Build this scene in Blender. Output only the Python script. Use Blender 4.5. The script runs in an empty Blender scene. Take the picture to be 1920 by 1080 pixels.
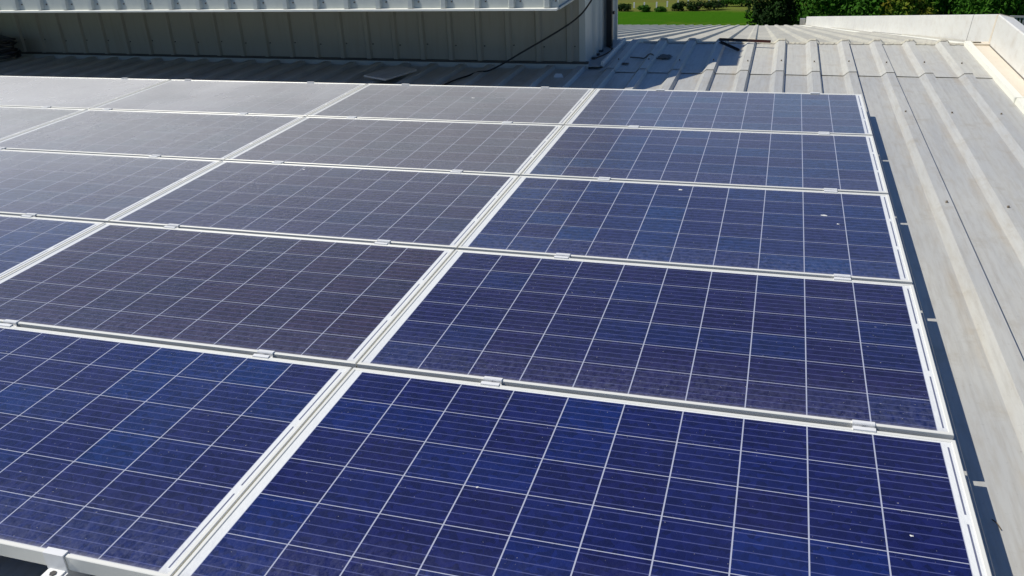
import bpy, bmesh, math, random
from mathutils import Matrix, Vector

# ------------------------------------------------------------------ camera, world, sun
S = bpy.context.scene
COL = S.collection
TILT = math.radians(4.4)                       # the near roof slope rises away from the camera
T = Matrix.Rotation(TILT, 4, 'X')
RW = Matrix([[0.9578854, 0.283548, -0.0453448], [-0.0846057, 0.4295917, 0.8990511], [0.2744039, -0.8573515, 0.4354893]])
cam = bpy.data.cameras.new('camera'); camo = bpy.data.objects.new('camera', cam); COL.objects.link(camo)
cam.sensor_width = 36.0; cam.lens = 1616.58769 / 1920 * 36.0
cam.clip_start = 0.05; cam.clip_end = 6000
camo.matrix_world = T @ (Matrix.Translation((-0.50184423, -5.65043579, 1.32826556)) @ RW.transposed().to_4x4())
S.camera = camo

sunv = (T.to_3x3() @ Vector((-0.70, -0.10, 1.0))).normalized()
w = bpy.data.worlds.new('World'); S.world = w; w.use_nodes = True
wn = w.node_tree; bg = wn.nodes['Background']
sky = wn.nodes.new('ShaderNodeTexSky'); sky.sky_type = 'NISHITA'; sky.sun_disc = False
sky.sun_elevation = math.asin(sunv.z); sky.sun_rotation = math.atan2(sunv.x, sunv.y)
sky.air_density = 1.0; sky.dust_density = 0.3; sky.ozone_density = 3.0
tn = wn.nodes.new('ShaderNodeMix'); tn.data_type = 'RGBA'; tn.blend_type = 'MULTIPLY'; tn.inputs[0].default_value = 1.0
tn.inputs[7].default_value = (0.70, 0.94, 1.30, 1)          # deep blue of a clear noon sky
wn.links.new(sky.outputs[0], tn.inputs[6]); wn.links.new(tn.outputs[2], bg.inputs[0]); bg.inputs[1].default_value = 0.066
sl = bpy.data.lights.new('sun', 'SUN'); sl.energy = 4.9; sl.angle = math.radians(0.53); sl.color = (1.0, 0.955, 0.87)
so = bpy.data.objects.new('sun', sl); COL.objects.link(so)
so.rotation_euler = sunv.to_track_quat('Z', 'Y').to_euler()
S.view_settings.view_transform = 'Standard'; S.view_settings.look = 'None'
S.view_settings.exposure = 0.0; S.view_settings.gamma = 1.0

# ------------------------------------------------------------------ helpers
random.seed(7)
class N:
    """tiny node builder"""
    def __init__(s, name):
        s.m = bpy.data.materials.new(name); s.m.use_nodes = True
        s.t = s.m.node_tree; s.b = s.t.nodes['Principled BSDF']
        s._tc = None
    def tc(s, k='Object'):
        if not s._tc: s._tc = s.t.nodes.new('ShaderNodeTexCoord')
        return s._tc.outputs[k]
    def put(s, sock, v):
        if isinstance(v, bpy.types.NodeSocket): s.t.links.new(v, sock)
        else: sock.default_value = v
    def math(s, op, a, b=0.0, c=0.0, clamp=False):
        n = s.t.nodes.new('ShaderNodeMath'); n.operation = op; n.use_clamp = clamp
        s.put(n.inputs[0], a); s.put(n.inputs[1], b); s.put(n.inputs[2], c); return n.outputs[0]
    def xyz(s, v=None):
        n = s.t.nodes.new('ShaderNodeSeparateXYZ'); s.t.links.new(v or s.tc(), n.inputs[0]); return n.outputs
    def comb(s, x=0.0, y=0.0, z=0.0):
        n = s.t.nodes.new('ShaderNodeCombineXYZ')
        for i, v in enumerate((x, y, z)): s.put(n.inputs[i], v)
        return n.outputs[0]
    def noise(s, scale, detail=3, vec=None, stretch=None, rough=0.55, dist=0.0):
        n = s.t.nodes.new('ShaderNodeTexNoise'); n.inputs['Scale'].default_value = scale
        n.inputs['Detail'].default_value = detail; n.inputs['Roughness'].default_value = rough
        n.inputs['Distortion'].default_value = dist
        v = vec or s.tc()
        if stretch:
            m = s.t.nodes.new('ShaderNodeMapping'); m.inputs['Scale'].default_value = stretch
            s.t.links.new(v, m.inputs[0]); v = m.outputs[0]
        s.t.links.new(v, n.inputs['Vector']); return n.outputs['Fac']
    def ramp(s, f, a, b):                      # linear 0..1 between a and b
        n = s.t.nodes.new('ShaderNodeMapRange'); n.inputs[1].default_value = a; n.inputs[2].default_value = b
        n.clamp = True; s.put(n.inputs[0], f); return n.outputs[0]
    def mix(s, f, a, b, mode='MIX'):
        n = s.t.nodes.new('ShaderNodeMix'); n.data_type = 'RGBA'; n.blend_type = mode
        s.put(n.inputs[0], f)
        s.put(n.inputs[6], a if isinstance(a, bpy.types.NodeSocket) else (*a, 1))
        s.put(n.inputs[7], b if isinstance(b, bpy.types.NodeSocket) else (*b, 1))
        return n.outputs[2]
    def bump(s, h, strength, dist, nrm=None):
        n = s.t.nodes.new('ShaderNodeBump'); n.inputs['Strength'].default_value = strength
        n.inputs['Distance'].default_value = dist; s.t.links.new(h, n.inputs['Height'])
        if nrm: s.t.links.new(nrm, n.inputs['Normal'])
        return n.outputs[0]
    def out(s, color=None, rough=None, metal=None, normal=None, **k):
        if color is not None: s.put(s.b.inputs['Base Color'], color if isinstance(color, bpy.types.NodeSocket) else (*color, 1))
        if rough is not None: s.put(s.b.inputs['Roughness'], rough)
        if metal is not None: s.put(s.b.inputs['Metallic'], metal)
        if normal is not None: s.put(s.b.inputs['Normal'], normal)
        for a, v in k.items(): s.put(s.b.inputs[a.replace('_', ' ')], v)
        return s.m

def link(name, me, mat=None, parent=None, mtx=None):
    o = bpy.data.objects.new(name, me); COL.objects.link(o)
    if mat and me: me.materials.append(mat)
    if parent: o.parent = parent
    if mtx is not None: o.matrix_world = mtx
    return o
def mesh(name, vs, fs, smooth=False):
    me = bpy.data.meshes.new(name); me.from_pydata([tuple(v) for v in vs], [], fs); me.validate(); me.update()
    bm = bmesh.new(); bm.from_mesh(me); bmesh.ops.recalc_face_normals(bm, faces=bm.faces)
    bm.to_mesh(me); bm.free()
    if smooth:
        for p in me.polygons: p.use_smooth = True
    return me
def tag(o, label=None, cat=None, group=None, kind=None):
    for k, v in (('label', label), ('category', cat), ('group', group), ('kind', kind)):
        if v: o[k] = v
    return o
def roof_mtx(x=0, y=0, z=0, rz=0.0, extra=None):
    m = T @ Matrix.Translation((x, y, z)) @ Matrix.Rotation(rz, 4, 'Z')
    return m @ extra if extra else m
def thing(name, label, cat, mtx, group=None):
    o = bpy.data.objects.new(name, None); o.empty_display_size = 0.1; COL.objects.link(o)
    o.matrix_world = mtx; return tag(o, label, cat, group)
def boxes(bl):
    vs, fs = [], []
    for x0, x1, y0, y1, z0, z1 in bl:
        b = len(vs)
        vs += [(x0,y0,z0),(x1,y0,z0),(x1,y1,z0),(x0,y1,z0),(x0,y0,z1),(x1,y0,z1),(x1,y1,z1),(x0,y1,z1)]
        fs += [tuple(b+i for i in f) for f in ((0,3,2,1),(4,5,6,7),(0,1,5,4),(1,2,6,5),(2,3,7,6),(3,0,4,7))]
    return vs, fs
def box_mesh(name, *bl, bevel=0.0):
    me = mesh(name, *boxes(bl))
    if bevel:
        bm = bmesh.new(); bm.from_mesh(me)
        bmesh.ops.bevel(bm, geom=bm.edges[:], offset=bevel, segments=2, affect='EDGES', profile=0.6)
        bm.to_mesh(me); bm.free()
    return me
def prism(name, prof, axis, a, b):
    """closed 2-D profile swept along an axis between a and b; prof in the other two axes"""
    vs, n = [], len(prof)
    for t in (a, b):
        for p, q in prof: vs.append((t, p, q) if axis == 'x' else (p, t, q) if axis == 'y' else (p, q, t))
    fs = [(i, (i+1) % n, n + (i+1) % n, n + i) for i in range(n)] + [tuple(range(n-1, -1, -1)), tuple(range(n, 2*n))]
    return mesh(name, vs, fs)
def tube(name, pts, r, seg=8):
    vs, fs = [], []
    P = [Vector(p) for p in pts]
    up = Vector((0.1, 0.2, 1)).normalized()
    for i, p in enumerate(P):
        d = (P[min(i+1, len(P)-1)] - P[max(i-1, 0)]).normalized()
        u = d.cross(up).normalized(); v = d.cross(u).normalized()
        for k in range(seg):
            a = 2*math.pi*k/seg; vs.append(p + r*(math.cos(a)*u + math.sin(a)*v))
    for i in range(len(P)-1):
        for k in range(seg): fs.append((i*seg+k, i*seg+(k+1) % seg, (i+1)*seg+(k+1) % seg, (i+1)*seg+k))
    fs.append(tuple(range(seg-1, -1, -1))); fs.append(tuple((len(P)-1)*seg+k for k in range(seg)))
    return mesh(name, vs, fs, True)
def spline(pts, n=10):
    P = [Vector(p) for p in pts]; P = [P[0]*2-P[1]] + P + [P[-1]*2-P[-2]]; out = []
    for i in range(1, len(P)-2):
        for k in range(n):
            t = k/n; a, b, c, d = P[i-1:i+3]
            out.append(0.5*((2*b)+(c-a)*t+(2*a-5*b+4*c-d)*t*t+(3*b-a-3*c+d)*t**3))
    out.append(P[-2]); return out
def sheet(name, xs_z, ys_f, thick=0.0025):
    """a corrugated sheet: xs_z = [(x, z)], ys_f = list of functions (x,z)->(X,Y,Z) one per row"""
    n, m = len(xs_z), len(ys_f); vs, fs = [], []
    for dz in (0.0, -thick):
        for f in ys_f:
            for x, z in xs_z: vs.append(f(x, z + dz))
    o = n*m
    for j in range(m-1):
        for i in range(n-1):
            a = j*n+i
            fs.append((a, a+1, a+n+1, a+n)); fs.append((o+a, o+a+n, o+a+n+1, o+a+1))
    for i in range(n-1):
        fs.append((i, o+i, o+i+1, i+1)); a = (m-1)*n+i; fs.append((a, a+1, o+a+1, o+a))
    for j in range(m-1):
        a = j*n; fs.append((a, a+n, o+a+n, o+a)); a = j*n+n-1; fs.append((a, o+a, o+a+n, a+n))
    return mesh(name, vs, fs)
PITCH = 0.2555
def ribs(x0, x1, pitch=PITCH, off=0.020, h=0.030, base=0.061, top=0.027, minor=True, right=None):
    """trapezoid rib profile"""
    rb = right if right is not None else base
    pts = [(x0, 0.0)]; k = math.ceil((x0+base-off)/pitch)
    while off + k*pitch + rb < x1:
        c = off + k*pitch
        pts += [(c-base, 0), (c-top, h), (c+top, h), (c+rb, 0)]
        k += 1
    pts.append((x1, 0.0)); return pts

# ------------------------------------------------------------------ materials
def mat_roof(name, a, b, dirt, streak=1.0, metal=0.0, rough=0.5, ribstain=False):
    n = N(name)
    big = n.noise(1.1, 4, stretch=(1.6, 0.5, 1)); fine = n.noise(18, 5, stretch=(3.0, 0.35, 1), rough=0.65)
    c = n.mix(n.ramp(big, 0.35, 0.65), a, b)
    c = n.mix(n.math('MULTIPLY', n.ramp(fine, 0.45, 0.8), 0.35*streak), c, dirt)
    blot = n.noise(4.5, 5, rough=0.7)
    c = n.mix(n.math('MULTIPLY', n.ramp(blot, 0.56, 0.76), 0.40*streak), c, dirt)
    if ribstain:
        X = n.xyz()[0]
        ph = n.math('FRACT', n.math('DIVIDE', n.math('SUBTRACT', X, 0.020), 0.2555))
        near_ = n.ramp(n.math('ABSOLUTE', n.math('SUBTRACT', ph, 0.69)), 0.13, 0.01)
        c = n.mix(n.math('MULTIPLY', n.math('MULTIPLY', near_, n.ramp(n.noise(2.6, 5, stretch=(1, .6, 1), rough=.7), .42, .62)), .36), c, (0.42, 0.33, 0.20))
        fl = n.ramp(n.noise(9.0, 6, stretch=(6.0, 0.10, 1), rough=.7), .48, .66); c = n.mix(n.math('MULTIPLY', fl, .25), c, (0.27, 0.26, 0.24))
    sp = n.noise(70, 2); c = n.mix(n.math('MULTIPLY', n.ramp(sp, 0.66, 0.78), 0.25), c, (0.12, 0.10, 0.08))
    bmp = n.bump(n.noise(3.0, 3, stretch=(2, .6, 1)), 0.35, 0.006)
    return n.out(c, n.math('ADD', n.math('MULTIPLY', blot, 0.2), rough-0.1), metal, bmp)
M = {}
M['roof'] = mat_roof('roof_metal', (0.51, 0.50, 0.445), (0.43, 0.43, 0.405), (0.32, 0.28, 0.21), 1.5, 0.12, 0.42, ribstain=True)
M['roof_up'] = mat_roof('roof_metal_upper', (0.52, 0.51, 0.44), (0.45, 0.445, 0.41), (0.32, 0.28, 0.22), 1.3, ribstain=True)
M['roof_far'] = mat_roof('roof_metal_far', (0.53, 0.50, 0.39), (0.43, 0.41, 0.33), (0.30, 0.26, 0.22), 1.7)
M['cream'] = mat_roof('cream_flashing', (0.68, 0.62, 0.50), (0.62, 0.54, 0.42), (0.45, 0.35, 0.23), 0.7, 0.0, 0.55)
M['white'] = mat_roof('white_parapet', (0.70, 0.69, 0.63), (0.62, 0.61, 0.57), (0.46, 0.40, 0.31), 1.0, 0.0, 0.5)
M['bright'] = mat_roof('bright_trim', (0.78, 0.77, 0.66), (0.74, 0.73, 0.63), (0.60, 0.55, 0.44), 0.4, 0.0, 0.5)
M['trim'] = mat_roof('eave_trim_paint', (0.88, 0.87, 0.76), (0.84, 0.83, 0.73), (0.7, 0.65, 0.52), 0.4, 0.0, 0.5)
def mat_clad():
    n = N('wall_cladding')
    c = n.mix(n.noise(1.3, 3), (0.34, 0.33, 0.275), (0.26, 0.26, 0.22))
    st = n.noise(9, 4, stretch=(2.5, 2.5, .25)); c = n.mix(n.math('MULTIPLY', n.ramp(st, .5, .75), .4), c, (0.24, 0.22, 0.17))
    return n.out(c, 0.5, 0.1, n.bump(n.noise(5, 2), 0.2, 0.004))
M['clad'] = mat_clad()
def mat_blue():
    n = N('fascia_cladding')
    c = n.mix(n.noise(2, 3), (0.47, 0.49, 0.45), (0.40, 0.43, 0.41))
    st = n.noise(14, 4, stretch=(1, .3, .3)); c = n.mix(n.math('MULTIPLY', n.ramp(st, .5, .75), .4), c, (0.34, 0.36, 0.34))
    return n.out(c, 0.45, 0.1)
M['blue'] = mat_blue()
def simple(name, col, rough=0.6, metal=0.0, var=0.25, sc=20):
    n = N(name); c2 = tuple(v*(1-var) for v in col)
    c = n.mix(n.noise(sc, 4), col, c2)
    return n.out(c, rough, metal)
M['dark'] = simple('dark_flashing', (0.07, 0.065, 0.055), 0.7)
M['black'] = simple('black_rubber', (0.012, 0.012, 0.013), 0.45)
M['alu'] = simple('anodised_aluminium', (0.74, 0.73, 0.66), 0.42, 0.12, 0.08, 30)
M['clamp'] = simple('clamp_aluminium', (0.76, 0.76, 0.74), 0.4, 0.1, 0.12, 60)
M['steel'] = simple('bolt_steel', (0.10, 0.095, 0.09), 0.4, 0.7)
M['screw'] = simple('roof_screw', (0.22, 0.18, 0.13), 0.5, 0.4)
M['drop'] = simple('bird_dropping', (0.75, 0.75, 0.70), 0.8)
M['twig'] = simple('dry_twig', (0.10, 0.07, 0.04), 0.9)
M['mesh'] = simple('galvanised_grating', (0.42, 0.42, 0.40), 0.5, 0.4)
M['wood'] = simple('weathered_post', (0.8, 0.8, 0.75), 0.9)
M['bark'] = simple('bark', (0.09, 0.065, 0.045), 0.95)
def mat_rust():
    n = N('rusted_steel_bar'); x = n.xyz()[0]
    c = n.mix(n.ramp(x, 0.22, 0.34), (0.035, 0.035, 0.04), (0.085, 0.022, 0.016))
    c = n.mix(n.math('MULTIPLY', n.noise(40, 4), .5), c, (0.03, 0.02, 0.02)); return n.out(c, 0.8, 0.1)
M['rust'] = mat_rust()
M['stain'] = simple('rust_stain', (0.13, 0.075, 0.04), 0.9, 0, 0.5, 15)
M['soot'] = simple('dirt_stain', (0.17, 0.155, 0.13), 0.9, 0, 0.5, 9)

def mat_glass():
    n = N('solar_laminate'); X, Y, Z = n.xyz()
    u = n.math('DIVIDE', n.math('SUBTRACT', X, 0.0355), 0.1584)
    v = n.math('DIVIDE', n.math('SUBTRACT', Y, 0.013), 0.1433)
    def frac(a): return n.math('FRACT', a)
    def edge(fr, half):                        # 1 near the integer lines
        d = n.math('SUBTRACT', 0.5, n.math('ABSOLUTE', n.math('SUBTRACT', fr, 0.5)))
        return n.math('LESS_THAN', d, half)
    gx = edge(frac(u), 0.0105); gy = edge(frac(v), 0.0085)
    bus = n.math('MULTIPLY', n.math('LESS_THAN', n.math('ABSOLUTE', n.math('SUBTRACT', frac(n.math('MULTIPLY', v, 5.0)), 0.5)), 0.050), 0.50)
    fin = n.math('MULTIPLY', n.math('LESS_THAN', frac(n.math('MULTIPLY', u, 78.0)), 0.12), 0.12)
    outx = n.math('MAXIMUM', n.math('LESS_THAN', u, 0.0), n.math('GREATER_THAN', u, 10.0))
    outy = n.math('MAXIMUM', n.math('LESS_THAN', v, 0.0), n.math('GREATER_THAN', v, 6.0))
    back = n.math('MAXIMUM', n.math('MAXIMUM', gx, gy), n.math('MAXIMUM', outx, outy))
    oi = n.t.nodes.new('ShaderNodeObjectInfo')
    rnd = n.math('MULTIPLY', oi.outputs['Random'], 37.0)
    wn_ = n.t.nodes.new('ShaderNodeTexWhiteNoise'); wn_.noise_dimensions = '3D'
    n.t.links.new(n.comb(n.math('FLOOR', u), n.math('FLOOR', v), rnd), wn_.inputs['Vector'])
    cellv = wn_.outputs['Value']
    vo = n.t.nodes.new('ShaderNodeTexVoronoi'); vo.inputs['Scale'].default_value = 60
    n.t.links.new(n.comb(X, Y, rnd), vo.inputs['Vector'])
    gr = n.xyz(vo.outputs['Color'])[0]
    oc = n.xyz(oi.outputs['Color'])
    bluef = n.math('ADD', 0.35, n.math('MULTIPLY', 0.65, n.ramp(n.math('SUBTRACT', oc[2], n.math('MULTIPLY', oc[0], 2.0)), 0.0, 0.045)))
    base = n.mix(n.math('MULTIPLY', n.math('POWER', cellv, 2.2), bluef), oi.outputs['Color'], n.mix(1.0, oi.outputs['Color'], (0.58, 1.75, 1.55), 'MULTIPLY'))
    base = n.mix(1.0, base, n.comb(*[n.math('ADD', n.math('MULTIPLY', gr, 0.60), 0.64)]*3), 'MULTIPLY')
    base = n.mix(bus, base, (0.10, 0.115, 0.27)); base = n.mix(fin, base, (0.16, 0.18, 0.3))
    c = n.mix(back, base, n.mix(n.math('MAXIMUM', outx, outy), (0.36, 0.38, 0.46), (0.68, 0.69, 0.67)))
    # interconnect ribbon in the right margin, broken at every second cell row
    rx = n.math('LESS_THAN', n.math('ABSOLUTE', n.math('SUBTRACT', X, 1.655-0.0205)), 0.0022)
    rs = n.math('GREATER_THAN', n.math('SUBTRACT', 0.5, n.math('ABSOLUTE', n.math('SUBTRACT', frac(n.math('DIVIDE', v, 2.0)), 0.5))), 0.055)
    c = n.mix(n.math('MULTIPLY', rx, rs), c, (0.13, 0.14, 0.20))
    # dust, thicker along the low edge, rippled sky sheen painted into its colour
    vec = n.comb(X, Y, rnd)
    cloud = n.noise(2.2, 4, vec=vec); ripple = n.noise(40, 3, vec=vec, rough=0.65, stretch=(1, 0.8, 1))
    low = n.ramp(n.math('ADD', Y, n.math('MULTIPLY', n.math('SUBTRACT', cloud, .5), .30)), 0.26, 0.0)
    strk = n.ramp(n.noise(62, 4, vec=vec, rough=.8, stretch=(1.2, .75, 1)), 0.38, 0.72)
    lip = n.ramp(Y, 0.028, 0.010)
    d = n.math('ADD', n.math('MULTIPLY', n.ramp(cloud, .35, .7), 0.018), n.math('MULTIPLY', n.math('MULTIPLY', low, strk), 0.24))
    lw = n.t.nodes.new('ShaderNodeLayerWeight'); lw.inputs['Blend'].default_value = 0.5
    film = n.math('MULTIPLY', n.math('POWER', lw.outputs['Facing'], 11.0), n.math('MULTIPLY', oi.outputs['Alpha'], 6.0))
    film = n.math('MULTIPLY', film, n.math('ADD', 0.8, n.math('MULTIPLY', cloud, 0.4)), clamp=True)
    d = n.math('ADD', d, n.math('MULTIPLY', lip, 0.25), clamp=True)
    c = n.mix(d, c, n.mix(lip, (0.24, 0.25, 0.36), (0.42, 0.40, 0.37)))
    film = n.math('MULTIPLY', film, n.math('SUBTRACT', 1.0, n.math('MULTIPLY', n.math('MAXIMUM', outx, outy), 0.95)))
    c = n.mix(film, c, (0.60, 0.60, 0.60))       # dust film: grazing scatter painted into the base colour by view angle
    spk = n.math('MULTIPLY', n.ramp(n.noise(140, 1, vec=vec), .76, .80), .5); c = n.mix(spk, c, (0.45, 0.44, 0.40))
    nb = n.bump(ripple, 0.6, 0.0035)
    return n.out(c, n.math('ADD', 0.20, n.math('MULTIPLY', cloud, 0.14)), 0.0, nb, IOR=1.5,
                 Sheen_Weight=0.05, Sheen_Roughness=0.4)
M['glass'] = mat_glass()

def mat_leaf(name, a, b, c3):
    n = N(name)
    g = n.t.nodes.new('ShaderNodeNewGeometry')
    c = n.mix(g.outputs['Random Per Island'], a, b)
    c = n.mix(n.ramp(n.noise(0.45, 3), .45, .65), c, c3)
    return n.out(c, 0.8, 0.0, Specular_IOR_Level=0.15)
def mat_ground():
    n = N('field_grass'); X, Y, Z = n.xyz()
    nz = n.noise(0.05, 5); nf = n.noise(1.6, 8, rough=.8)
    g = n.mix(nf, (0.022, 0.085, 0.005), (0.050, 0.130, 0.008))
    g = n.mix(n.ramp(n.noise(0.12, 6, rough=.7), .54, .72), g, (0.09, 0.13, 0.015))
    br = n.mix(nf, (0.15, 0.13, 0.045), (0.085, 0.12, 0.02))
    br = n.mix(n.ramp(n.noise(0.03, 4, stretch=(1, 4, 1)), .45, .6), br, (0.12, 0.15, 0.03))
    f = n.ramp(n.math('ADD', Y, n.math('MULTIPLY', n.math('SUBTRACT', nz, .5), 20.0)), 163.0, 168.0)
    return n.out(n.mix(f, g, br), 0.95, 0.0, n.bump(nf, 0.6, 0.4), Specular_IOR_Level=0.0)
M['ground'] = mat_ground()

# ------------------------------------------------------------------ the warehouse we stand on
GZ = -11.1                                     # field level
H = 0.140                                      # roof pan below the panel plane
RIDGE, SL, SKEW, EAVE = 2.38, 0.155, -0.024, 20.3
XR, XL = 0.965, -9.6
wh = thing('warehouse', 'long low warehouse roof of pale corrugated metal sheets carrying the solar array', 'warehouse', roof_mtx(0, 0, -H))
def part(name, me, mat, parent, label=None):
    o = link(name, me, mat, parent)
    if label: o['label'] = label
    return o
def near(Y, wob=0.0, dz=0.0):
    def f(x, z, Y=Y):
        return (x, Y + (wob*math.sin(x*23.0) if wob else 0), z + dz + (0.0035*math.sin(x*24.6+1.1) if (wob and z < 0.01) else 0))
    return f
part('roof_sheet', sheet('lower_sheets', ribs(XL, XR, right=0.041), [near(y) for y in (-9.0, -6, -4, -2, -1, 0, 0.6, 1.0, 1.6)]), M['roof'], wh)
part('roof_sheet', sheet('upper_sheets', ribs(-1.868, XR, right=0.041), [near(1.13, .003, .0050), near(1.2, 0, .0042), near(1.8, 0, .0036), near(RIDGE, 0, .0036)], 0.0012), M['roof_up'], wh, 'upper course of roof sheets lapped over the lower course')
def far(d):
    def f(x, z, d=d): return (x + SKEW*d, RIDGE + d, z + 0.004 - SL*d)
    return f
part('roof_sheet', sheet('far_sheets', ribs(-13, 1.085, right=0.041, h=0.024), [far(d) for d in (-0.02, 1, 3, 6, 10, 14, EAVE-RIDGE)]), M['roof_far'], wh, 'far roof slope falling away behind the ridge')
# ragged sealant where the two slopes meet
rg = random.Random(3); vs = []; fs = []
m = 150
for i in range(m):
    x = -1.7 + (XR + 1.7)*i/(m-1)
    ph = (x-0.020)/PITCH; fr = abs(ph-round(ph))*PITCH
    rz = 0.030*max(0, min(1, (0.055-fr)/0.026)) + 0.008
    a = RIDGE - 0.018 - rg.random()*0.020; b = RIDGE + 0.02 + rg.random()*0.018
    vs += [(x, a, rz), (x, RIDGE, rz+0.010), (x, b, rz-0.002)]
for i in range(m-1):
    for k in range(2): a = i*3+k; fs.append((a, a+3, a+4, a+1))
part('ridge_sealant', mesh('ridge_sealant', vs, fs), M['roof_far'], wh, 'ragged strip of sealant along the ridge')
# rib screws
scr = None; sc_me = tube('screw', [(0, 0, -.004), (0, 0, 0.004), (0, 0, 0.0065)], 0.0052, 8)
sc_me.materials.append(M['screw'])
for k in range(-7, 4):
    for Y in (1.47, 0.02, -1.60, -3.2):
        if Y < 1.2 and k < 0: continue
        x = 0.020 + k*PITCH
        z = 0.032 + (0.006 if Y > 1.13 else 0)
        o = link('screw', sc_me, None, wh); o.location = (x + 0.010*math.sin(k*5+Y*3), Y + 0.012*math.sin(k*3.1+Y), z)
# the raised kerb and cream gutter beside the parapet
P0, P1 = 1.135, 1.16
def gutter(x0, name, prof, mat, label=None):
    part(name, prism(name, prof, 'y', -9.0, RIDGE), mat, wh, label)
gutter(0, 'flashing_kerb', [(0.945, -.002), (0.952, .034), (0.992, .036), (1.0, .010), (1.0, -.002)], M['bright'])
gutter(0, 'gutter_tray', [(1.0, .006), (P0, .004), (P0, -.002), (1.0, -.002)], M['cream'], 'cream gutter tray between kerb and parapet')
# end joint in the kerb
part('joint_strap', box_mesh('joint', (0.940, 1.006, 0.42, 0.445, 0.0, 0.040), bevel=.003), M['bright'], wh)
# near parapet, then far parapet following the far slope
TOP = 0.240
prof = [(P0, -.05), (P0, .004), (P1, TOP), (P1+.01, TOP+.006), (P1+.115, TOP-.020), (P1+.122, TOP-.075), (P1+.10, -.05)]
part('parapet', prism('parapet_near', prof, 'y', -9.0, RIDGE-0.012), M['white'], wh)
def sweep(name, prof, pts):
    """profile (x,z) carried along pts (x,y,z offsets), closed ends"""
    vs, fs, n = [], [], len(prof)
    for px, py, pz, sc in pts:
        for x, z in prof: vs.append((px + (x-P0), py, pz + z*sc))
    for j in range(len(pts)-1):
        for i in range(n): fs.append((j*n+i, j*n+(i+1) % n, (j+1)*n+(i+1) % n, (j+1)*n+i))
    fs.append(tuple(range(n-1, -1, -1))); fs.append(tuple((len(pts)-1)*n+i for i in range(n)))
    return mesh(name, vs, fs)
FX = 0.10
def fpt(d, off=0.0):
    L = EAVE-RIDGE; t = d/L
    x = P0 + (FX-P0)*t
    return (x + off, RIDGE + d, -SL*d, 1.0)
part('parapet', sweep('parapet_far', prof, [fpt(d) for d in (0.012, 0.72)]), M['white'], wh)
part('parapet', sweep('parapet_far2', prof, [fpt(d) for d in (0.735, 4, 9, 14, EAVE-RIDGE)]), M['white'], wh)
part('joint_cover', sweep('joint_cover', [(x+(-.002 if i < 3 else .003), z+.002) for i, (x, z) in enumerate(prof)], [fpt(-0.020), fpt(0.022)]), M['cream'], wh, 'cream joint cover at the bend of the parapet, rust stained')
tp = [(P0-.19, .012), (P0-.185, .020), (P0, .014), (P0, .002), (P0-.19, .002)]
part('gutter_tray', sweep('gutter_far', tp, [fpt(d) for d in (-0.03, .8, 4, 9, 14, EAVE-RIDGE-.3)]), M['bright'], wh, 'pale flashing strip under the far parapet')
# dark crack line under the parapets
part('sealant_line', sweep('seal1', [(P0-.012, .014), (P0-.006, .020), (P0+.001, .018), (P0+.001, .010)], [fpt(d) for d in (0.0, 1.2, 3.0, 6.0)]), M['soot'], wh)
part('sealant_line', prism('seal2', [(P0-.005, .005), (P0-.003, .010), (P0+.0012, .011), (P0+.0012, .003)], 'y', -9, RIDGE), M['soot'], wh)
# skirts of the warehouse down to the field (verticals in true plumb)
def plumb(pts_top, name):
    vs = []; inv = (T @ Matrix.Translation((0, 0, -H))).inverted()
    for p in pts_top:
        wv = T @ Matrix.Translation((0, 0, -H)) @ Vector(p); vs.append(p); vs.append(tuple(inv @ Vector((wv.x, wv.y, GZ))))
    return mesh(name, vs, [(0, 1, 3, 2)])
L = EAVE-RIDGE
part('wall', plumb([(-13+SKEW*L, EAVE, -SL*L-.01), (FX+.08, EAVE, -SL*L-.01)], 'wall_far'), M['clad'], wh)
part('wall', plumb([(P1+.09, -9, -.04), (P1+.09, RIDGE, -.04)], 'wall_side'), M['clad'], wh)
part('wall', plumb([(P1+.09, RIDGE, -.04), (FX+.10, EAVE, -SL*L-.03)], 'wall_side2'), M['clad'], wh)
part('corner_patch', box_mesh('corner_patch', (.998, P0-.001, RIDGE-.05, RIDGE+.05, .0045, .0215), bevel=.003), M['cream'], wh)
# short gable-end rainwater head at the far parapet end
part('parapet_end_cap', box_mesh('endcap', (FX-.14, FX+.0, EAVE-.10, EAVE+.02, -SL*L, -SL*L+.20)), M['mesh'], wh)

# ------------------------------------------------------------------ rooftop building
BX, BY, BL = -2.0, 1.26, XL
hut = thing('rooftop_building', 'off white clad rooftop building with curved eave behind the solar panels', 'building', roof_mtx(0, 0, -H))
WH0 = 0.052                                    # underside of wall sheets above the pan
def wall_front():
    prof = []
    for x, d in ribs(-9.4, BX, off=-2.0-.125-.0, h=0.022, base=0.030, top=0.016): prof.append((x, d))
    vs, fs = [], []
    for z in (WH0, 1.2):
        for x, d in prof: vs.append((x, BY - d + max(0, (-2.6-x))*0.025, z))
    k = len(prof)
    for i in range(k-1): fs.append((i, i+1, k+i+1, k+i))
    return mesh('wall_front', vs, fs)
part('wall', wall_front(), M['clad'], hut)
def wall_side():
    vs, fs = [], []; prof = []
    y = BY
    prof.append((y, 0))
    for c in (1.60, 1.855, 2.11, 2.365, 2.60): prof += [(c-.03, 0), (c-.014, .022), (c+.014, .022), (c+.03, 0)]
    prof.append((2.73, 0)); k = len(prof)
    for z in (0.016, 1.70):
        for yy, d in prof: vs.append((BX + d, yy, z - max(0, yy-RIDGE)*SL if z < 1 else z))
    for i in range(k-1): fs.append((i, i+1, k+i+1, k+i))
    return mesh('wall_side', vs, fs)
part('wall', wall_side(), M['blue'], hut, 'pale blue grey end wall')
part('wall', mesh('wall_back', [(BX, 2.73, -.2), (XL, 2.73, -.2), (XL, 2.73, 1.70), (BX, 2.73, 1.70)], [(0, 1, 2, 3)]), M['blue'], hut)
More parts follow.
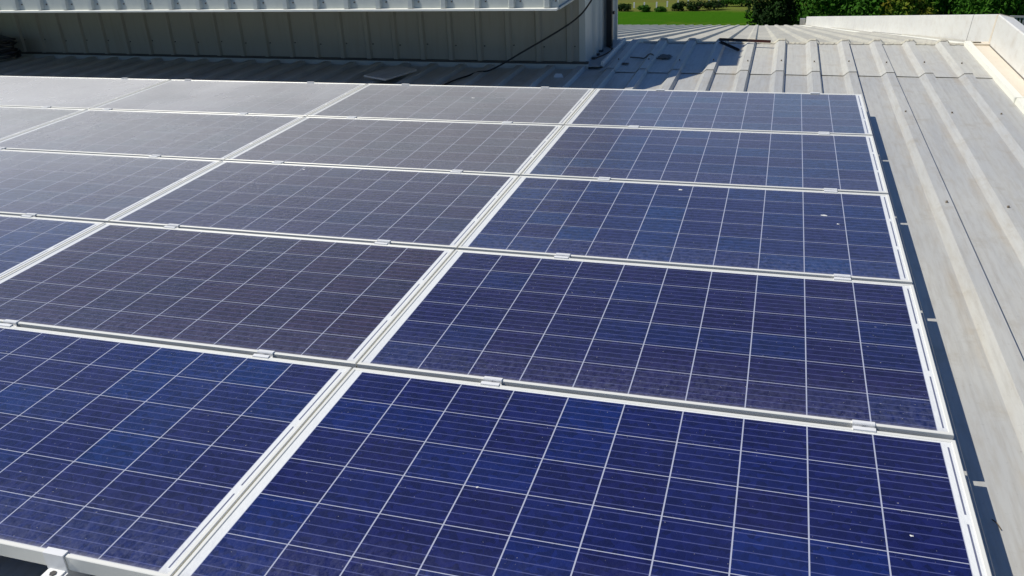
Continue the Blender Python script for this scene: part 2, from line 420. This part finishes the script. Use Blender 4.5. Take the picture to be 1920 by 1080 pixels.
# corner trim
part('corner_trim', box_mesh('corner', (BX-.045, BX+.006, BY-.006, BY+.05, 0.03, 0.60), bevel=.002), M['blue'], hut)
# curved crimped roof / fascia
curve = [(0.412, 0.597), (0.422, 0.68), (0.448, 0.76), (0.505, 0.835), (0.575, 0.90), (0.66, 0.98), (0.74, 1.07), (0.85, 1.19), (1.00, 1.33), (1.26, 1.47), (1.56, 1.55), (1.95, 1.58), (2.8, 1.56)]
def fascia():
    prof = ribs(XL, BX, off=-2.0-0.079, h=0.024, base=0.028, top=0.017, pitch=0.2565)
    vs, fs = [], []; k = len(prof)
    for j, (y, z) in enumerate(curve):
        a = curve[max(0, j-1)]; b = curve[min(len(curve)-1, j+1)]
        ty, tz = b[0]-a[0], b[1]-a[1]; l = math.hypot(ty, tz); ny, nz = -tz/l, ty/l
        for x, d in prof: vs.append((x, y + ny*d, z + nz*d))
    for j in range(len(curve)-1):
        for i in range(k-1): fs.append((j*k+i, j*k+i+1, (j+1)*k+i+1, (j+1)*k+i))
    return mesh('curved_roof', vs, fs)
part('roof', fascia(), M['blue'], hut)
gp = [(c[0]+.004, c[1]) for c in curve] + [(2.73, .60), (BY, .60)]
vs = [(BX-.012, y, z) for y, z in gp]; part('gable_panel', mesh('gable', vs, [tuple(range(len(vs)))]), M['blue'], hut)
part('soffit', box_mesh('soffit', (XL, BX-.02, .42, BY+.0, .588, .594)), M['clad'], hut)
# bright drip trim along the eave, and the returning piece at the end
part('eave_trim', box_mesh('trim', (XL, BX-.004, (.372), .424, .5815, .5965), bevel=.002), M['trim'], hut, 'bright cream drip trim along the curved eave')
part('eave_trim', box_mesh('trim2', (BX-.035, BX+.006, .426, BY-.004, .5815, .5965), bevel=.002), M['blue'], hut)
# base flashing: dark upper band, pale filler below it, and the tray at the end wall
def skew_box(name, y0, y1, z0, z1, x0=XL+.2, x1=BX+.03):
    vs, fs = boxes([(x0, x1, y0, y1, z0, z1)])
    vs = [(x, y + max(0, (-2.6-x))*0.025, z) for x, y, z in vs]
    xs = [x0, -2.6, x1]; out = []
    me_v, me_f = [], []
    for a, b in ((x0, -2.6), (-2.6, x1)):
        v, f = boxes([(a, b, y0, y1, z0, z1)]); o = len(me_v)
        me_v += [(x, y + max(0, (-2.6-x))*0.025, z) for x, y, z in v]; me_f += [tuple(i+o for i in q) for q in f]
    return mesh(name, me_v, me_f)
part('base_flashing', skew_box('base_dark', BY-.024, BY+.01, 0.040, 0.056), M['dark'], hut)
part('base_filler', skew_box('base_pale', BY-.028, BY+.01, -.001, 0.0385), M['blue'], hut)
part('side_tray', box_mesh('tray', (BX+.0, -1.872, BY-.03, RIDGE+.02, 0.020, 0.0245)), M['mesh'], hut)
part('tray_kerb', prism('tray_kerb', [(-1.880, .018), (-1.876, .050), (-1.860, .052), (-1.850, .006)], 'y', BY+.03, RIDGE-.02), M['white'], hut)
part('drainpipe', box_mesh('pipe', (BX+.024, BX+.075, 2.03, 2.085, 0.03, 1.7), bevel=.006), M['black'], hut)
part('pipe_clip', box_mesh('clip', (BX+.070, BX+.090, 2.07, 2.10, 0.30, 0.325)), M['steel'], hut)
part('rust_stain', tube('stain', [(-1.95, 2.03, .0250), (-1.91, 1.98, .0250), (-1.90, 1.86, .0250), (-1.93, 1.68, .0250), (-1.98, 1.5, .0250)], 0.007, 6), M['stain'], hut)
for i in range(3): part('closure_strip', box_mesh('closure', (BX+.002, BX+.034, 1.50+.16*i, 1.545+.16*i, .024, .038)), M['dark'], hut)
# wall screws
k = 0
sw = tube('wall_screw', [(0, 0, 0), (0, -0.006, 0)], 0.006, 7); sw.materials.append(M['steel'])
for x, d in [(-2.125-.2555*i + .045, 0) for i in range(24)]:
    o = link('screw', sw, None, hut); o.location = (x, BY - .0005 + max(0, (-2.6-x))*0.025, 0.175 + .006*math.sin(x*9))
for x in [-2.079-.2565*i+.06 for i in range(22)]:
    o = link('screw', sw, None, hut); o.location = (x, .417, 0.642)

# ------------------------------------------------------------------ solar panels
PW, PH, FT = 1.655, 0.889, 0.040
def frame_mesh():
    loops = [(0, -FT), (0, -.0015), (.0015, 0), (.0095, 0), (.011, -.0015), (.011, -.0075), (.0025, -.0075), (.0025, -FT+.002), (.03, -FT+.002), (.03, -FT)]
    vs, fs = [], []
    for d, z in loops: vs += [(d, d, z), (PW-d, d, z), (PW-d, PH-d, z), (d, PH-d, z)]
    n = len(loops)
    for j in range(n):
        a, b = j*4, ((j+1) % n)*4
        for i in range(4): fs.append((a+i, a+(i+1) % 4, b+(i+1) % 4, b+i))
    return mesh('panel_frame', vs, fs)
F_ME = frame_mesh(); F_ME.materials.append(M['alu'])
G_ME = box_mesh('panel_laminate', (.0108, PW-.0108, .0108, PH-.0108, -.0072, -.0024)); G_ME.materials.append(M['glass'])
TINT = {  # cell tint of each panel, reflected tone partly mixed in (row from the front, column from the right)
}
TINTS = {  # cell colour with part of the reflections painted in; alpha sets grazing haze
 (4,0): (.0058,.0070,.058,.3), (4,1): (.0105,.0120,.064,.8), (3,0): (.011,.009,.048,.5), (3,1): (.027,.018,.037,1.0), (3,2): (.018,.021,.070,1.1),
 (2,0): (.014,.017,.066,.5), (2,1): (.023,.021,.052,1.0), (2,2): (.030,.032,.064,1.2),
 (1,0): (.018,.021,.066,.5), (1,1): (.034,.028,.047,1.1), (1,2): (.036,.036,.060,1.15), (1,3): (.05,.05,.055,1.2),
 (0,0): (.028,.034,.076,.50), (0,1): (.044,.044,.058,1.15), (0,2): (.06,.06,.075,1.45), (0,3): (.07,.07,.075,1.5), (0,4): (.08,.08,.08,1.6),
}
rown = ['front row', 'second row from the front', 'third row from the front', 'fourth row from the front', 'back row']
coln = ['at the right end', 'second from the right end', 'third from the right end', 'fourth from the right end', 'fifth from the right end']
panels = {}
rp = random.Random(11)
for r in range(5):                              # r = 0 back row
    for c in range(5):
        if (r, c) in [(1, 4), (2, 3), (2, 4), (3, 3), (3, 4), (4, 2), (4, 3), (4, 4)]: continue
        fr = 4 - r
        px, py = -1.66*c - PW, -.911*(r+1) + .011
        p = thing('solar_panel', 'blue solar panel %s of the %s' % (coln[c], rown[fr]), 'solar panel',
                  roof_mtx(px, py, 0), 'solar panels of the rooftop array')
        link('frame', F_ME, None, p)
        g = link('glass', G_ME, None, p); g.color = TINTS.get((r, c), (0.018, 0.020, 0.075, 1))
        panels[(r, c)] = p
def dropping(rc, x, y, s):
    px, py = -1.66*rc[1] - PW, -.911*(rc[0]+1) + .011
    rr = random.Random(int(x*1000)); n_ = 9
    vs = [(x-px, y-py, -.0012)] + [(x-px + s*(.5+rr.random())*math.cos(6.283*i/n_)*1.3, y-py + s*(.5+rr.random())*math.sin(6.283*i/n_), -.0020) for i in range(n_)]
    part('bird_dropping', mesh('dropping', vs, [(0, 1+i, 1+(i+1) % n_) for i in range(n_)]), M['drop'], panels[rc], 'small white bird dropping')
for a in [((2, 0), -0.881, -1.909, 0.0075), ((2, 0), -0.272, -2.128, 0.0075), ((2, 0), -0.222, -2.215, 0.005), ((2, 1), -2.788, -1.902, 0.005), ((0, 1), -2.404, -0.338, 0.009), ((4, 0), -1.11, -4.101, 0.0025), ((4, 0), -0.141, -4.04, 0.003)]: dropping(*a)

# ------------------------------------------------------------------ clamps on mini rails
cl_prof = [(-.021, 0), (-.021, .0035), (-.0085, .0045), (-.0065, .001), (-.0065, -.010), (.0065, -.010), (.0065, .001), (.0085, .0045), (.021, .0035), (.021, 0), (.0092, 0), (.0092, -.0135), (-.0092, -.0135), (-.0092, 0)]
CL = prism('clamp_plate', cl_prof, 'x', -.0275, .0275); CL.materials.append(M['clamp'])
BO = mesh('bolt_head', [(0.0055*math.cos(i*math.pi/3), .0055*math.sin(i*math.pi/3), z) for z in (-.010, -.0035) for i in range(6)], [(0,1,2,3,4,5), (6,7,8,9,10,11)] + [(i, (i+1) % 6, 6+(i+1) % 6, 6+i) for i in range(6)]); BO.materials.append(M['steel'])
RA = box_mesh('mini_rail', (-.022, .022, -.10, .10, -.1085, -.0405), bevel=.002); RA.materials.append(M['clamp'])
EC_prof = [(.014, .0005), (.014, .004), (-.0045, .004), (-.0045, -.045), (-.030, -.045), (-.030, -.0485), (-.0010, -.0485), (-.0010, .0005)]
EC = prism('end_clamp_plate', EC_prof, 'x', -.0275, .0275); EC.materials.append(M['clamp'])
EB = mesh('end_bolt', [(0.008*math.cos(i*math.pi/3), -.018+.008*math.sin(i*math.pi/3), z) for z in (-.045, -.038) for i in range(6)], [(0,1,2,3,4,5), (6,7,8,9,10,11)] + [(i, (i+1) % 6, 6+(i+1) % 6, 6+i) for i in range(6)]); EB.materials.append(M['steel'])
coln2 = {0: 'rightmost column', 1: 'second column from right', 2: 'third column from right', 3: 'fourth column from right'}
gapn = {4: 'between first and second rows', 3: 'between second and third rows', 2: 'between third and fourth rows', 1: 'between fourth and back rows', 0: 'on the back edge', 5: 'on the front edge'}
side = {0: 'right', 1: 'left'}
for g, xs in ({4: [(-0.213, 0, 0), (-1.22, 0, 1), (-1.971, 1, 0), (-2.975, 1, 1)], 3: [(-0.227, 0, 0), (-1.229, 0, 1), (-1.974, 1, 0), (-2.976, 1, 1), (-3.75, 2, 0)], 2: [(-0.237, 0, 0), (-1.245, 0, 1), (-1.984, 1, 0), (-2.985, 1, 1), (-3.753, 2, 0), (-4.827, 2, 1)], 1: [(-0.241, 0, 0), (-1.253, 0, 1), (-1.997, 1, 0), (-3.002, 1, 1), (-3.772, 2, 0), (-4.823, 2, 1), (-5.334, 3, 0)], 0: [(-0.272, 0, 0), (-1.228, 0, 1), (-2.0, 1, 0), (-3.02, 1, 1), (-3.77, 2, 0), (-4.82, 2, 1), (-5.4, 3, 0)], 5: [(-1.961, 1, 0)]}).items():
    for (x, c, s) in xs:
        y = -.911*g
        cn = coln[c]
        mid = g not in (0, 5)
        nm = 'mid_clamp' if mid else 'end_clamp'
        lab = '%s %s, %s one in the %s' % ('clamp' if mid else 'end clamp', gapn[g], side[s], coln2[c])
        if mid:
            t = thing(nm, lab, 'clamp', roof_mtx(x, y, 0), 'clamps holding the solar panels')
            link('clamp_plate', CL, None, t); link('bolt', BO, None, t); link('rail', RA, None, t)
        else:
            t = thing(nm, lab, 'clamp', roof_mtx(x, y + (-.011 if g == 0 else .011), 0, math.pi if g == 0 else 0), 'clamps holding the solar panels')
            link('clamp_plate', EC, None, t); link('bolt', EB, None, t); link('rail', RA, None, t)

# ------------------------------------------------------------------ loose things on the roof
def rod(name, a, b, wdt, hgt, mat, label, cat):
    A, B = Vector(a), Vector(b); d = B-A; l = d.length
    ex = d.normalized(); ey = Vector((0, 0, 1)).cross(ex).normalized(); ez = ex.cross(ey)
    m = Matrix((ex, ey, ez)).transposed().to_4x4()
    prof = [(-wdt/2, 0), (wdt/2, 0), (wdt/2, hgt), (wdt/2-.004, hgt), (wdt/2-.004, .004), (-wdt/2, .004)]
    me = prism(name, prof, 'x', 0, l)
    o = link(name, me, mat, None, T @ Matrix.Translation(A) @ m)
    return tag(o, label, cat)
rod('steel_bar', (-1.02, 2.25, -H+.050), (-.585, 2.16, -H+.050), .022, .020, M['rust'], 'dark steel angle bar with a red brown end lying across the roof ridge', 'metal bar')
rod('steel_bar', (-1.01, 2.20, -H+.042), (-.835, 1.98, -H+.012), .020, .018, M['black'], 'short dark strip running out from under the steel angle bar by the ridge', 'metal bar')  # second dark strip, angled out below the bar
pl = link('metal_plate', prism('metal_plate', [(-.11, -.18), (.11, -.18), (.12, .20), (-.10, .22)], 'z', 0, .014), M['roof'], None, roof_mtx(-3.47, .70, -H+.052, -.28, Matrix.Rotation(.06, 4, 'Y')))
tag(pl, 'thin grey metal plate lying loose on the roof ribs in front of the building', 'metal plate')
br = link('light_patch_plate', prism('light_patch_plate', [(-.04, 0), (.04, 0), (.022, .028), (-.022, .028)], 'y', -.008, .008), M['clamp'], None, roof_mtx(-2.14, .93, -H))  # solid plate added to stand for a bright patch of light
tag(br, 'pale trapezoid plate in place of a light patch below the building wall end', 'light patch')
cb = spline([(-1.86, 1.05, .50), (-1.90, 1.0, .41), (-1.985, 1.0, .31), (-2.14, 1.0, .205), (-2.44, 1.0, .04), (-2.62, .99, -.06), (-2.72, .96, -H+.036), (-2.80, .93, -H+.030), (-2.87, .86, -H+.012), (-2.93, .70, -H+.010), (-2.96, .4, -H+.012), (-2.95, .1, -H+.012)], 8)
tag(link('cable', tube('cable', cb, .0068), M['black'], None, T), 'thick black cable hanging down from the corner of the rooftop building to the roof', 'cable')
rc = random.Random(5); pts = []
for i in range(90):
    a = i*.55; rr_ = .16 + .05*rc.random()
    pts.append((-7.95 + rr_*1.7*math.cos(a) + .04*rc.random(), 1.12 + rr_*.75*math.sin(a), -H+.04 + .0022*i + .02*rc.random()))
tag(link('cable_coil', tube('cable_coil', spline(pts, 4), .011, 6), M['black'], None, T), 'tangled coil of black cable heaped at the foot of the building wall', 'cable coil')
tw = spline([(.086, -3.772, -H+.003), (.093, -3.79, -H+.007), (.100, -3.806, -H+.003)], 5)
tag(link('twig', tube('twig', tw, .0014, 6), M['twig'], None, T), 'small dry twig on the pale roof beside the right edge of the array', 'twig')
def blotch(x, y, z, sx, sy, mat, seed, lab, name):
    r_ = random.Random(seed); n_ = 22
    vs = [(0, 0, 0)] + [(sx*(.7+.5*r_.random())*math.cos(6.283*i/n_), sy*(.7+.5*r_.random())*math.sin(6.283*i/n_), 0) for i in range(n_)]
    o = part(name, mesh(name, vs, [(0, 1+i, 1+(i+1) % n_) for i in range(n_)]), mat, wh, lab); o.location = (x, y, z)
blotch(-1.70, 1.42, .0125, .035, .035, M['stain'], 1, 'rust patch on the upper sheets', 'rust_patch')
blotch(-1.42, 1.72, .0125, .06, .10, M['soot'], 2, 'dark dirt stain on the upper sheets', 'dirt_patch')
lt = spline([(-1.70, 1.66, .0150), (-1.62, 1.64, .0150), (-1.575, 1.63, .0150), (-1.545, 1.66, .040), (-1.515, 1.66, .040), (-1.48, 1.63, .0150), (-1.40, 1.64, .0150)], 4)
part('torn_lap', tube('torn_lap', lt, .006, 6), M['soot'], wh, 'torn dark edge of a small lapped patch')
# grating outside the parapet
gt = thing('metal_grating', 'grey louvred metal grating just outside the parapet at the right edge', 'grating', roof_mtx(1.36, 2.9, -.10, -.2))
part('grating_frame', box_mesh('gframe', (0, .36, -.01, .01, .10, .115), (0, .36, -.01, .01, -.02, -.005), (0, .015, -.0099, .0099, -.005, .10), (.345, .36, -.0099, .0099, -.005, .10)), M['mesh'], gt)
for i in range(12): part('grating_bar', box_mesh('gbar', (.022+.027*i, .036+.027*i, -.006, .006, -.005, .10)), M['mesh'], gt)

# ------------------------------------------------------------------ field, fence, bushes and trees
vs = [(-2500, -300, GZ), (2500, -300, GZ), (2500, 4000, GZ), (-2500, 4000, GZ)]
tag(link('ground', mesh('ground', vs, [(0, 1, 2, 3)]), M['ground']), 'bright green field turning to dry grass beyond the fence line', None, None, 'structure')
CW = T @ Vector((-0.50184423, -5.65043579, 1.32826556))
post = prism('post', [(-.13, -.13), (.13, -.13), (.13, .13), (-.13, .13)], 'z', 0, 1.15); post.materials.append(M['wood'])
posn = ['leftmost', 'second', 'third', 'fourth', 'fifth', 'sixth', 'seventh', 'eighth', 'ninth', 'tenth', 'eleventh', 'rightmost']
POSTS = [(-9.032, 181.5, 0.95), (-8.403, 181.1, 0.95), (-7.644, 181.3, 0.95), (-6.989, 183.2, 0.95), (-6.336, 185.2, 0.95), (-5.718, 186.4, 0.95), (-4.457, 187.3, 0.95), (-3.881, 189.4, 0.95), (-3.307, 190.8, 0.95), (-3.089, 194.0, 0.95), (-2.773, 195.6, 0.95), (-2.553, 197.2, 0.95)]
for i, (px, dist, h) in enumerate(POSTS):
    az = math.radians(px)
    o = link('fence_post', post, None); o.location = (CW.x + dist*math.sin(az), CW.y + dist*math.cos(az), GZ); o.scale = (1, 1, h)
    tag(o, 'pale weathered fence post, %s in the line across the far field' % (posn[i] if i in (0, len(POSTS)-1) else posn[i] + ' from the left'), 'fence post', 'fence posts across the far field')
LEAF = {
 'dark': mat_leaf('leaf_dark', (0.006, 0.020, 0.002), (0.014, 0.045, 0.003), (0.010, 0.028, 0.003)),
 'mid': mat_leaf('leaf_mid', (0.018, 0.070, 0.003), (0.040, 0.125, 0.005), (0.028, 0.095, 0.004)),
 'olive': mat_leaf('leaf_olive', (0.04, 0.10, 0.006), (0.07, 0.13, 0.008), (0.16, 0.13, 0.008)),
}
def crown(name, rx, ry, rz, cz, nl, leaf, seed, lumps=16):
    r = random.Random(seed); vs, fs = [], []
    L_ = []
    for i in range(lumps):
        th = r.random()*6.283; ph = math.acos(1-1.7*r.random()); k = .45+.35*r.random()
        L_.append((rx*k*math.sin(ph)*math.cos(th), ry*k*math.sin(ph)*math.sin(th), cz+rz*k*math.cos(ph), (.30+.25*r.random())))
    for i in range(nl):
        lx, ly, lz, ls = L_[r.randrange(lumps)]
        d = Vector((r.gauss(0, 1), r.gauss(0, 1), r.gauss(0, 1))).normalized(); q = (.55+.45*r.random()**.5)*(1+.12*r.gauss(0, 1))
        c = Vector((lx + d.x*ls*rx*q, ly + d.y*ls*ry*q, lz + d.z*ls*rz*q))
        nrm = (d + Vector((r.gauss(0, .6), r.gauss(0, .6), r.gauss(0, .6)))).normalized()
        u = nrm.orthogonal().normalized(); u.rotate(Matrix.Rotation(r.random()*6.28, 3, nrm)); v = nrm.cross(u)
        s = leaf*(.6+.8*r.random()); b = len(vs)
        vs += [c - u*s, c - v*s*.45, c + u*s, c + v*s*.45]; fs.append((b, b+1, b+2, b+3))
    me = bpy.data.meshes.new(name); me.from_pydata([tuple(v) for v in vs], [], fs); return me
def tree(name, label, cat, az, dist, rx, rz, hc, leafmat, nl, leaf, seed, group=None):
    a = math.radians(az)
    t = thing(name, label, cat, Matrix.Translation((CW.x + dist*math.sin(a), CW.y + dist*math.cos(a), GZ)), group)
    part('crown', crown('crown', rx, rx, rz, hc, nl, leaf, seed), LEAF[leafmat], t)
    r = random.Random(seed)
    vs, fs = [], []
    segs = [((0, 0, 0), (.1, .05, hc*.6), .22, .14)] + [((.1, .05, hc*(.35+.1*i)), (rx*.6*math.cos(i*2.2), rx*.6*math.sin(i*2.2), hc+rz*.2), .10, .03) for i in range(4)]
    for A, B, r0, r1 in segs:
        b = len(vs); A, B = Vector(A), Vector(B); d = (B-A).normalized(); u = d.orthogonal().normalized(); v = d.cross(u)
        for P_, R_ in ((A, r0), (B, r1)):
            for k in range(7): vs.append(P_ + R_*(u*math.cos(k*.8976)+v*math.sin(k*.8976)))
        fs += [(b+k, b+(k+1) % 7, b+7+(k+1) % 7, b+7+k) for k in range(7)]
    part('trunk', mesh('trunk', vs, fs), M['bark'], t)
TREES = [
 ('dark_tree', 'very dark dense round tree at the end of the green field, left of the parapet', 'tree', -0.7, 98, 2.35, 4.0, 4.6, 'dark', 7000, 0.2, 1, None),
 ('bushy_tree', 'mid green bushy tree standing right behind the dark round tree', 'tree', 1.28, 104, 3.6, 4.2, 4.6, 'mid', 6500, 0.22, 2, 'trees beyond the right of the roof'),
 ('bushy_tree', 'pale green tree over the far end of the parapet', 'tree', 2.8, 88, 3.0, 3.8, 4.9, 'mid', 6500, 0.2, 3, 'trees beyond the right of the roof'),
 ('bushy_tree', 'dark tree in the gap between the pale green trees over the parapet', 'tree', 3.99, 100, 3.0, 4.4, 4.7, 'dark', 6500, 0.22, 4, 'trees beyond the right of the roof'),
 ('bushy_tree', 'green tree with a broad lit crown over the left part of the long parapet', 'tree', 5.4, 84, 3.2, 3.8, 4.8, 'mid', 6500, 0.2, 5, 'trees beyond the right of the roof'),
 ('yellowish_tree', 'yellow flecked olive tree above the middle of the parapet', 'tree', 6.9, 80, 2.3, 3.4, 5.0, 'olive', 5500, 0.17, 6, 'trees beyond the right of the roof'),
 ('bushy_tree', 'green tree just right of the yellow flecked tree', 'tree', 8.16, 90, 3.4, 4.4, 4.7, 'mid', 6500, 0.22, 7, 'trees beyond the right of the roof'),
 ('bushy_tree', 'deep shaded tree behind the bend of the parapet', 'tree', 9.68, 96, 3.4, 4.6, 4.7, 'dark', 6500, 0.22, 8, 'trees beyond the right of the roof'),
 ('bushy_tree', 'green tree behind the metal grating', 'tree', 11.34, 82, 3.2, 4.2, 4.8, 'mid', 6500, 0.2, 9, 'trees beyond the right of the roof'),
 ('bushy_tree', 'green tree at the very right edge of the view', 'tree', 13.1, 86, 3.4, 4.2, 4.8, 'mid', 6500, 0.2, 10, 'trees beyond the right of the roof'),
 ('bush', 'dark bush beside the building corner at the edge of the green field', 'bush', -9.66, 173.2, 1.4, 0.8, 0.6400000000000001, 'dark', 1500, 0.16, 20, 'bushes along the fence line'),
 ('bush', 'low bush left of centre in the fence line', 'bush', -8.4, 171.0, 1.3, 0.6, 0.48, 'mid', 1500, 0.16, 21, 'bushes along the fence line'),
 ('bush', 'small low bush below the tallest fence post on the left', 'bush', -7.4, 170.4, 1.1, 0.5, 0.4, 'mid', 1500, 0.16, 22, 'bushes along the fence line'),
 ('bush', 'dark rounded bush at the left of the hedge clump', 'bush', -6.29, 171.9, 1.3, 1.0, 0.8, 'dark', 1500, 0.16, 23, 'bushes along the fence line'),
 ('bush', 'widest dark bush in the middle of the hedge clump', 'bush', -5.18, 172.1, 1.9, 1.2, 0.96, 'dark', 1500, 0.16, 24, 'bushes along the fence line'),
 ('bush', 'long dark bush at the right of the hedge clump', 'bush', -4.15, 173.8, 2.3, 1.0, 0.8, 'dark', 1500, 0.16, 25, 'bushes along the fence line'),
 ('bush', 'green bush behind the hedge clump near the dark tree', 'bush', -3.39, 182.9, 1.8, 1.0, 0.8, 'mid', 1500, 0.16, 26, 'bushes along the fence line'),
 ('bush', 'green bush right beside the dark tree', 'bush', -2.5, 182.5, 2.2, 1.3, 1.04, 'mid', 1500, 0.16, 27, 'bushes along the fence line'),
 ('bush', 'farthest green bush touching the dark tree', 'bush', -2.26, 193.6, 2.4, 1.3, 1.04, 'mid', 1500, 0.16, 28, 'bushes along the fence line'),
]
for a in TREES: tree(*a)
